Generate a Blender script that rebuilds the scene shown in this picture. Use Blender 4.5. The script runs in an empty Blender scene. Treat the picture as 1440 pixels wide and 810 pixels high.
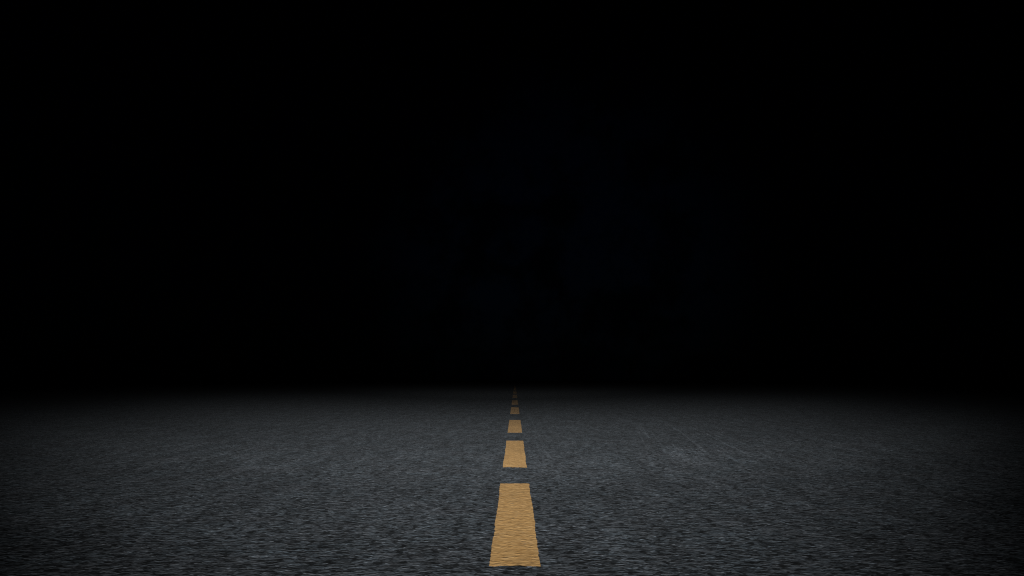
import bpy, bmesh, math, random
from mathutils import Vector

random.seed(7)
S = bpy.context.scene
COL = S.collection

# ---------------------------------------------------------------- camera
W_PX, H_PX = 1440.0, 810.0
F_PX = 1400.0                       # focal length in photograph pixels
CAM_H = 0.54
HORIZON = 535.0
VANISH_X = 724.0
PITCH = math.atan((HORIZON - H_PX / 2) / F_PX)
YAW = math.atan((VANISH_X - W_PX / 2) / F_PX)

cd = bpy.data.cameras.new("camera")
cd.sensor_width = 36.0
cd.lens = 36.0 * F_PX / W_PX
cd.clip_start = 0.05
cd.clip_end = 6000.0
cam = bpy.data.objects.new("camera", cd)
COL.objects.link(cam)
cam.location = (0, 0, CAM_H)
cam.rotation_euler = (math.pi / 2 + PITCH, 0, YAW)
S.camera = cam


def dist(py):
    """metres ahead of the lens where the road shows at photograph row py"""
    return CAM_H / math.tan(math.atan((py - H_PX / 2) / F_PX) - PITCH)


# ---------------------------------------------------------------- node helpers
class Nodes:
    def __init__(self, tree):
        self.t = tree

    def new(self, kind, **props):
        n = self.t.nodes.new(kind)
        ins = props.pop("ins", {})
        for k, v in props.items():
            setattr(n, k, v)
        for k, v in ins.items():
            self.put(n.inputs[k], v)
        return n

    def put(self, sock, v):
        if isinstance(v, bpy.types.NodeSocket):
            self.t.links.new(v, sock)
        else:
            sock.default_value = v

    def math(self, op, a, b=0.0, clamp=False):
        n = self.new("ShaderNodeMath", operation=op, use_clamp=clamp)
        self.put(n.inputs[0], a)
        self.put(n.inputs[1], b)
        return n.outputs[0]

    def ramp(self, v, lo, hi, to_lo=0.0, to_hi=1.0, smooth=True):
        n = self.new("ShaderNodeMapRange")
        n.interpolation_type = 'SMOOTHSTEP' if smooth else 'LINEAR'
        for i, x in enumerate((v, lo, hi, to_lo, to_hi)):
            self.put(n.inputs[i], x)
        return n.outputs[0]

    def noise(self, vec, scale, detail=2.0, rough=0.5):
        n = self.new("ShaderNodeTexNoise")
        n.noise_dimensions = '3D'
        self.put(n.inputs['Vector'], vec)
        n.inputs['Scale'].default_value = scale
        n.inputs['Detail'].default_value = detail
        n.inputs['Roughness'].default_value = rough
        return n.outputs[0]

    def scale(self, vec, s):
        n = self.new("ShaderNodeMapping")
        self.put(n.inputs['Vector'], vec)
        n.inputs['Scale'].default_value = s
        return n.outputs[0]

    def voronoi(self, vec, scale, feature='F1', rnd=1.0):
        n = self.new("ShaderNodeTexVoronoi", feature=feature)
        self.put(n.inputs['Vector'], vec)
        n.inputs['Scale'].default_value = scale
        n.inputs['Randomness'].default_value = rnd
        return n

    def mix(self, fac, a, b, blend='MIX'):
        n = self.new("ShaderNodeMix", data_type='RGBA', blend_type=blend)
        self.put(n.inputs[0], fac)
        self.put(n.inputs[6], a)
        self.put(n.inputs[7], b)
        return n.outputs[2]


def aggregate(N):
    """height (metres) and per-stone random values of the rolled aggregate, in world metres"""
    pos = N.new("ShaderNodeNewGeometry").outputs['Position']
    warp = N.new("ShaderNodeTexNoise")
    N.put(warp.inputs['Vector'], pos)
    warp.inputs['Scale'].default_value = 45.0
    warp.inputs['Detail'].default_value = 1.0
    off = N.new("ShaderNodeVectorMath", operation='MULTIPLY_ADD')
    N.put(off.inputs[0], warp.outputs['Color'])
    off.inputs[1].default_value = (0.012, 0.012, 0.0)
    N.put(off.inputs[2], pos)
    p = off.outputs[0]
    big = N.voronoi(p, 1 / 0.022)
    small = N.voronoi(p, 1 / 0.010)
    hb = N.ramp(big.outputs['Distance'], 0.15, 0.75, 1.0, 0.0)
    hs = N.ramp(small.outputs['Distance'], 0.15, 0.8, 1.0, 0.0)
    sepb = N.new("ShaderNodeSeparateColor")
    N.put(sepb.inputs[0], big.outputs['Color'])
    seps = N.new("ShaderNodeSeparateColor")
    N.put(seps.inputs[0], small.outputs['Color'])
    # stones sit at different depths in the bitumen
    hb = N.math('MULTIPLY', hb, N.ramp(sepb.outputs[0], 0.0, 1.0, 0.25, 1.0, False))
    mid = N.noise(pos, 16.0, 3.0, 0.6)      # clumps about 6 cm
    # shallow ripples and raking left by the roller, a few centimetres wide and longer in the travel direction
    rake = N.noise(N.scale(pos, (25.0, 17.0, 1.0)), 1.0, 2.0, 0.6)
    wide = N.noise(N.scale(pos, (12.0, 6.0, 1.0)), 1.0, 3.0, 0.65)
    h = N.math('ADD', N.math('MULTIPLY', hb, 0.0074), N.math('MULTIPLY', hs, 0.0014))
    h = N.math('ADD', h, N.math('MULTIPLY', mid, 0.009))
    fine = h
    h = N.math('ADD', h, N.math('MULTIPLY', rake, 0.010))
    h = N.math('ADD', h, N.math('MULTIPLY', wide, 0.014))
    return pos, h, sepb, seps, hb, mid, fine, rake, wide


def ripple_normal(N, pos, amount):
    """normal of a laid surface with faint transverse ripples, the slopes only running along the road"""
    a = N.noise(N.scale(pos, (13.0, 2.6, 1.0)), 1.0, 1.0, 0.5)
    b = N.noise(N.scale(pos, (7.0, 1.0, 1.0)), 1.0, 1.0, 0.5)
    tilt = N.math('MULTIPLY', N.math('SUBTRACT', N.math('ADD', a, b), 1.0), amount)
    c = N.new("ShaderNodeCombineXYZ")
    N.put(c.inputs[1], tilt)
    c.inputs[2].default_value = 1.0
    n = N.new("ShaderNodeVectorMath", operation='NORMALIZE')
    N.put(n.inputs[0], c.outputs[0])
    return n.outputs[0]


def new_mat(name):
    m = bpy.data.materials.new(name)
    m.use_nodes = True
    m.node_tree.nodes.clear()
    return m, Nodes(m.node_tree)


def finish(N, color, rough, height, bump, spec, base=None):
    b = N.new("ShaderNodeBsdfPrincipled")
    N.put(b.inputs['Base Color'], color)
    N.put(b.inputs['Roughness'], rough)
    b.inputs['Specular IOR Level'].default_value = spec
    if height is not None:
        bm = N.new("ShaderNodeBump")
        bm.inputs['Strength'].default_value = bump
        bm.inputs['Distance'].default_value = 1.0
        N.put(bm.inputs['Height'], height)
        if base is not None:
            N.put(bm.inputs['Normal'], base)
        N.put(b.inputs['Normal'], bm.outputs[0])
    o = N.new("ShaderNodeOutputMaterial")
    N.t.links.new(b.outputs[0], o.inputs['Surface'])


def asphalt_material():
    m, N = new_mat("worn_asphalt")
    pos, h, sepb, seps, hb, mid, fine, rake, wide = aggregate(N)
    # albedo: bitumen, grey and pale stones, blotchy wear
    stone = N.ramp(sepb.outputs[1], 0.0, 1.0, 0.044, 0.090, False)
    chip = N.ramp(seps.outputs[1], 0.86, 1.0, 0.0, 0.09)
    val = N.math('ADD', stone, chip)
    # crevices between the stones, their shade put into the colour by noise
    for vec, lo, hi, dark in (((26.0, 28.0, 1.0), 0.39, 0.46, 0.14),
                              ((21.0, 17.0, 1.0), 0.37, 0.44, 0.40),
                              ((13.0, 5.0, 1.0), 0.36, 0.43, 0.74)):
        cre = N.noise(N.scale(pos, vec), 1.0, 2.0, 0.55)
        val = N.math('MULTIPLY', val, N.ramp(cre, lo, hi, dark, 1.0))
    patch = N.ramp(N.noise(pos, 0.9, 3.0, 0.55), 0.3, 0.7, 0.95, 1.05)
    val = N.math('MULTIPLY', val, patch)
    # pale tyre scuffs swinging across the lane to one side of the line
    sx = N.new("ShaderNodeSeparateXYZ")
    N.put(sx.inputs[0], pos)
    slant = N.math('SUBTRACT', sx.outputs[0], N.math('MULTIPLY', sx.outputs[1], 0.096))
    comb = N.new("ShaderNodeCombineXYZ")
    N.put(comb.inputs[0], N.math('MULTIPLY', slant, 20.0))
    N.put(comb.inputs[1], N.math('MULTIPLY', sx.outputs[1], 0.22))
    scuff = N.ramp(N.noise(comb.outputs[0], 1.0, 1.0, 0.5), 0.55, 0.64)
    scuff = N.math('MULTIPLY', scuff, N.ramp(slant, 0.15, 0.35))
    scuff = N.math('MULTIPLY', scuff, N.ramp(slant, 1.0, 1.4, 1.0, 0.0))
    scuff = N.math('MULTIPLY', scuff, N.ramp(sx.outputs[1], 6.0, 7.5))
    scuff = N.math('MULTIPLY', scuff, N.ramp(sx.outputs[1], 10.0, 13.0, 1.0, 0.0))
    val = N.math('MULTIPLY', val, N.math('ADD', 1.0, N.math('MULTIPLY', scuff, 0.6)))
    hue = N.ramp(N.noise(pos, 2.2, 3.0, 0.6), 0.35, 0.65)
    tint = N.mix(sepb.outputs[2], (0.86, 1.02, 1.17, 1), (0.96, 1.02, 1.10, 1))
    tint = N.mix(N.math('MULTIPLY', hue, 0.3), tint, (1.03, 0.99, 1.06, 1))
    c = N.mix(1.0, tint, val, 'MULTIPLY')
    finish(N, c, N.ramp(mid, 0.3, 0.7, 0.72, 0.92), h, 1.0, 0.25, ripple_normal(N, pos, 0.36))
    return m


def paint_material():
    m, N = new_mat("yellow_road_paint")
    pos, h, sepb, seps, hb, mid, fine, rake, wide = aggregate(N)
    grime = N.noise(pos, 30.0, 4.0, 0.75)
    c = N.mix(N.ramp(grime, 0.35, 0.68), (0.66, 0.38, 0.145, 1), (0.52, 0.275, 0.09, 1))
    pale = N.ramp(sepb.outputs[0], 0.72, 1.0, 0.0, 0.4)
    c = N.mix(pale, c, (0.74, 0.46, 0.21, 1))
    groove = N.ramp(N.noise(N.scale(pos, (34.0, 24.0, 1.0)), 1.0, 2.0, 0.55), 0.33, 0.46, 0.42, 0.0)
    c = N.mix(groove, c, (0.30, 0.155, 0.055, 1))
    # paint rubbed off the proud stones, asphalt showing in specks; farther dashes are greyed to carry the fading light
    dim_frac = N.math('MULTIPLY', N.new("ShaderNodeObjectInfo").outputs['Object Index'], 0.01)
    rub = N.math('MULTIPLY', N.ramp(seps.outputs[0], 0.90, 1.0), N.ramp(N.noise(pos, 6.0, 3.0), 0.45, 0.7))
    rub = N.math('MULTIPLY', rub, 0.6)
    dimmed = N.math('MULTIPLY', dim_frac, N.ramp(N.noise(pos, 18.0, 4.0, 0.7), 0.3, 0.6, 0.6, 1.1), clamp=True)
    c = N.mix(N.math('MAXIMUM', rub, dimmed), c, (0.17, 0.15, 0.14, 1))
    h2 = N.math('ADD', N.math('MULTIPLY', fine, 0.36), N.math('MULTIPLY', rake, 0.0008))
    finish(N, c, 0.7, h2, 1.0, 0.3, ripple_normal(N, pos, 0.05))
    return m


def soil_material():
    m, N = new_mat("dark_verge_soil")
    pos = N.new("ShaderNodeNewGeometry").outputs['Position']
    n = N.noise(pos, 3.0, 6.0, 0.65)
    c = N.mix(n, (0.020, 0.022, 0.016, 1), (0.05, 0.048, 0.036, 1))
    finish(N, c, 0.95, N.math('MULTIPLY', n, 0.05), 1.0, 0.1)
    return m


# ---------------------------------------------------------------- ground and road
def sheet(name, x0, x1, y0, y1, z, mat):
    me = bpy.data.meshes.new(name)
    me.from_pydata([(x0, y0, z), (x1, y0, z), (x1, y1, z), (x0, y1, z)], [], [(0, 1, 2, 3)])
    me.materials.append(mat)
    o = bpy.data.objects.new(name, me)
    COL.objects.link(o)
    o["kind"] = "structure"
    return o


ASPHALT = asphalt_material()
PAINT = paint_material()
sheet("ground", -2500, 2500, -300, 4000, -0.06, soil_material())
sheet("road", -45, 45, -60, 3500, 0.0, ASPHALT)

# ---------------------------------------------------------------- painted dashes
LINE_W = 0.1505
PAINT_T = 0.0013


def dash(y0, y1, width, label, dimming):
    n = max(24, int((y1 - y0) / 0.012))
    n = min(n, 420)
    m = 10
    bm = bmesh.new()
    r = random.Random(int(y0 * 977))

    def wander(k, amp_f, amp_c):
        pts, c = [], 0.0
        for _ in range(k + 1):
            c = 0.93 * c + r.gauss(0, amp_c)
            pts.append(c + r.gauss(0, amp_f))
        return pts
    lx, rx = wander(n, 0.0006, 0.0005), wander(n, 0.0006, 0.0005)
    ey0, ey1 = wander(m, 0.006, 0.004), wander(m, 0.006, 0.004)
    grid = []
    for i in range(n + 1):
        t = i / n
        row = []
        for j in range(m + 1):
            s = j / m
            xa, xb = -width / 2 + lx[i], width / 2 + rx[i]
            x = xa + (xb - xa) * s
            a = ey0[j] * max(0.0, 1 - t * n / 3)
            b = ey1[j] * max(0.0, 1 - (1 - t) * n / 3)
            y = y0 + (y1 - y0) * t + a + b
            edge = (i in (0, n)) or (j in (0, m))
            row.append(bm.verts.new((x, y - (y0 + y1) / 2, PAINT_T * (0.75 if edge else 1.0))))
        grid.append(row)
    for i in range(n):
        for j in range(m):
            bm.faces.new((grid[i][j], grid[i][j + 1], grid[i + 1][j + 1], grid[i + 1][j]))
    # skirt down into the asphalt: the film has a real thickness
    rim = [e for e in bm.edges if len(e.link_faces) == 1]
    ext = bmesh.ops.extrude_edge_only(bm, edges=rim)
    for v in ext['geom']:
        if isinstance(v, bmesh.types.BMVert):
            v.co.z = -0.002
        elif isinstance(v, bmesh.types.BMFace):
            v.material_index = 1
    bmesh.ops.recalc_face_normals(bm, faces=bm.faces)
    me = bpy.data.meshes.new("lane_dash")
    bm.to_mesh(me)
    bm.free()
    me.materials.append(PAINT)
    me.materials.append(ASPHALT)          # dark colour put on the film's edge to tone down its lit rim
    o = bpy.data.objects.new("lane_dash", me)
    COL.objects.link(o)
    o.location = (0, (y0 + y1) / 2, 0)
    o.pass_index = dimming                  # per cent of greying that paints in the light's fade
    o["label"] = label
    o["category"] = "road marking"
    o["group"] = "yellow dashes of the centre line"
    return o


ROWS = [
    (796.9, 680.3, "largest yellow dash, the nearest one, at the bottom edge of the picture"),
    (657.0, 619.8, "bright yellow dash just beyond the largest one, second up the road"),
    (608.6, 590.6, "small bright yellow dash, third up the road, near square in outline"),
    (582.3, 572.8, "dimmer small ochre dash, fourth up the road, at the edge of the bright pool"),
    (569.2, 562.8, "dull brown ochre dash, fifth up the road, where the light starts to fade"),
    (559.6, 555.0, "dark brownish sliver of a dash, sixth up the road, barely lit"),
    (553.5, 550.3, "very dim thin sliver of a dash, seventh up the road, just past the sixth"),
]
for (yb, yt, lab), dimming in zip(ROWS, (0, 0, 8, 28, 40, 46, 36)):
    dash(dist(yb), dist(yt), LINE_W, lab, dimming)
FAR = ["almost black dash, eighth up the road, first of the far ones that run together",
       "faintest far dash, ninth up the road, last one before the darkness"]
y = dist(550.3) + 4.0
for lab in FAR:
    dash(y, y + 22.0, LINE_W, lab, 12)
    y += 27.0

# ---------------------------------------------------------------- light
# moonless night: the road is lit by the headlamps of the vehicle that carries the camera


COOL = (0.93, 0.98, 1.0)
# (lamp height, aim x, aim distance, watts, cone in degrees, how much wider than tall the beam is)
LAMPS = [
    (1.5, -1.2, 40, 3766, 34, 2),
    (1.5, -0.08, 8, 1881, 34, 1.5),
    (1.5, -0.4, 40, 2011, 26, 3),
    (1.5, -2, 200, 37736, 5, 4.5),
    (1.5, -0.24, 24, 8141, 20, 3),
    (1.5, -0.8, 80, 14147, 16, 3),
]
LAMP_AT = Vector((0.0, -1.5, 1.5))
ld = bpy.data.lights.new("headlamp", 'SPOT')
ld.energy = 1000.0
ld.spot_size = math.radians(150)
ld.spot_blend = 0.2
ld.shadow_soft_size = 0.05
ld.color = COOL
ld.use_nodes = True
lt = ld.node_tree
lt.nodes.clear()
L = Nodes(lt)
# beam pattern of the lens: every facet throws one smooth elliptical lobe
ray = L.new("ShaderNodeNewGeometry").outputs['Incoming']


def dot(v):
    n = L.new("ShaderNodeVectorMath", operation='DOT_PRODUCT')
    L.put(n.inputs[0], ray)
    n.inputs[1].default_value = tuple(v)
    return n.outputs['Value']


total = None
SIGN = 1.0                              # the lamp's outgoing ray direction
for lz, ax, ay, watts, cone, flat in LAMPS:
    D = (Vector((ax, ay, 0.0)) - LAMP_AT).normalized()
    U = D.cross(Vector((0, 0, 1))).normalized()
    V = U.cross(D)
    u, v, d = (dot(SIGN * q) for q in (U / flat, V, D))
    ln = L.math('SQRT', L.math('ADD', L.math('MULTIPLY', u, u), L.math('ADD', L.math('MULTIPLY', v, v), L.math('MULTIPLY', d, d))))
    c = L.math('DIVIDE', d, ln)
    lobe = L.ramp(c, math.cos(math.radians(cone / 2)), 1.0, 0.0, watts / 1000.0)
    total = lobe if total is None else L.math('ADD', total, lobe)
em = L.new("ShaderNodeEmission")
L.put(em.inputs['Strength'], total)
lo_ = L.new("ShaderNodeOutputLight")
lt.links.new(em.outputs[0], lo_.inputs['Surface'])
lamp = bpy.data.objects.new("headlamp", ld)
COL.objects.link(lamp)
lamp.location = LAMP_AT
lamp.rotation_euler = (math.radians(84), 0, 0)

SUN_EL, SUN_AZ = math.radians(28), math.radians(160)
w = bpy.data.worlds.new("World")
S.world = w
w.use_nodes = True
nt = w.node_tree
nt.nodes.clear()
N = Nodes(nt)
sky = N.new("ShaderNodeTexSky", sky_type='NISHITA', sun_disc=False)
sky.sun_elevation = SUN_EL
sky.sun_rotation = SUN_AZ
# a faint blue patch of thin moonlit cloud low in the sky ahead, clear black overhead and to the sides
gen = N.new("ShaderNodeTexCoord").outputs['Generated']
toward = N.new("ShaderNodeVectorMath", operation='DOT_PRODUCT')
N.put(toward.inputs[0], gen)
toward.inputs[1].default_value = Vector((0.05, 1.0, 0.12)).normalized()
patchy = N.math('MULTIPLY', N.ramp(toward.outputs['Value'], 0.975, 0.999), N.ramp(N.noise(gen, 20.0, 5.0, 0.65), 0.38, 0.6, 0.15, 1.0))
bg = N.new("ShaderNodeBackground")
N.put(bg.inputs['Color'], N.mix(1.0, sky.outputs[0], (0.30, 0.62, 1.35, 1), 'MULTIPLY'))
N.put(bg.inputs['Strength'], N.math('ADD', N.math('MULTIPLY', patchy, 0.00012), 0.00002))
out = N.new("ShaderNodeOutputWorld")
nt.links.new(bg.outputs[0], out.inputs['Surface'])

# ---------------------------------------------------------------- render settings
S.render.engine = 'CYCLES'
S.cycles.use_denoising = False
S.cycles.filter_width = 1.1
S.view_settings.view_transform = 'Standard'
S.view_settings.look = 'None'
S.view_settings.exposure = 0.0
S.view_settings.gamma = 1.0
S.view_settings.use_curve_mapping = False
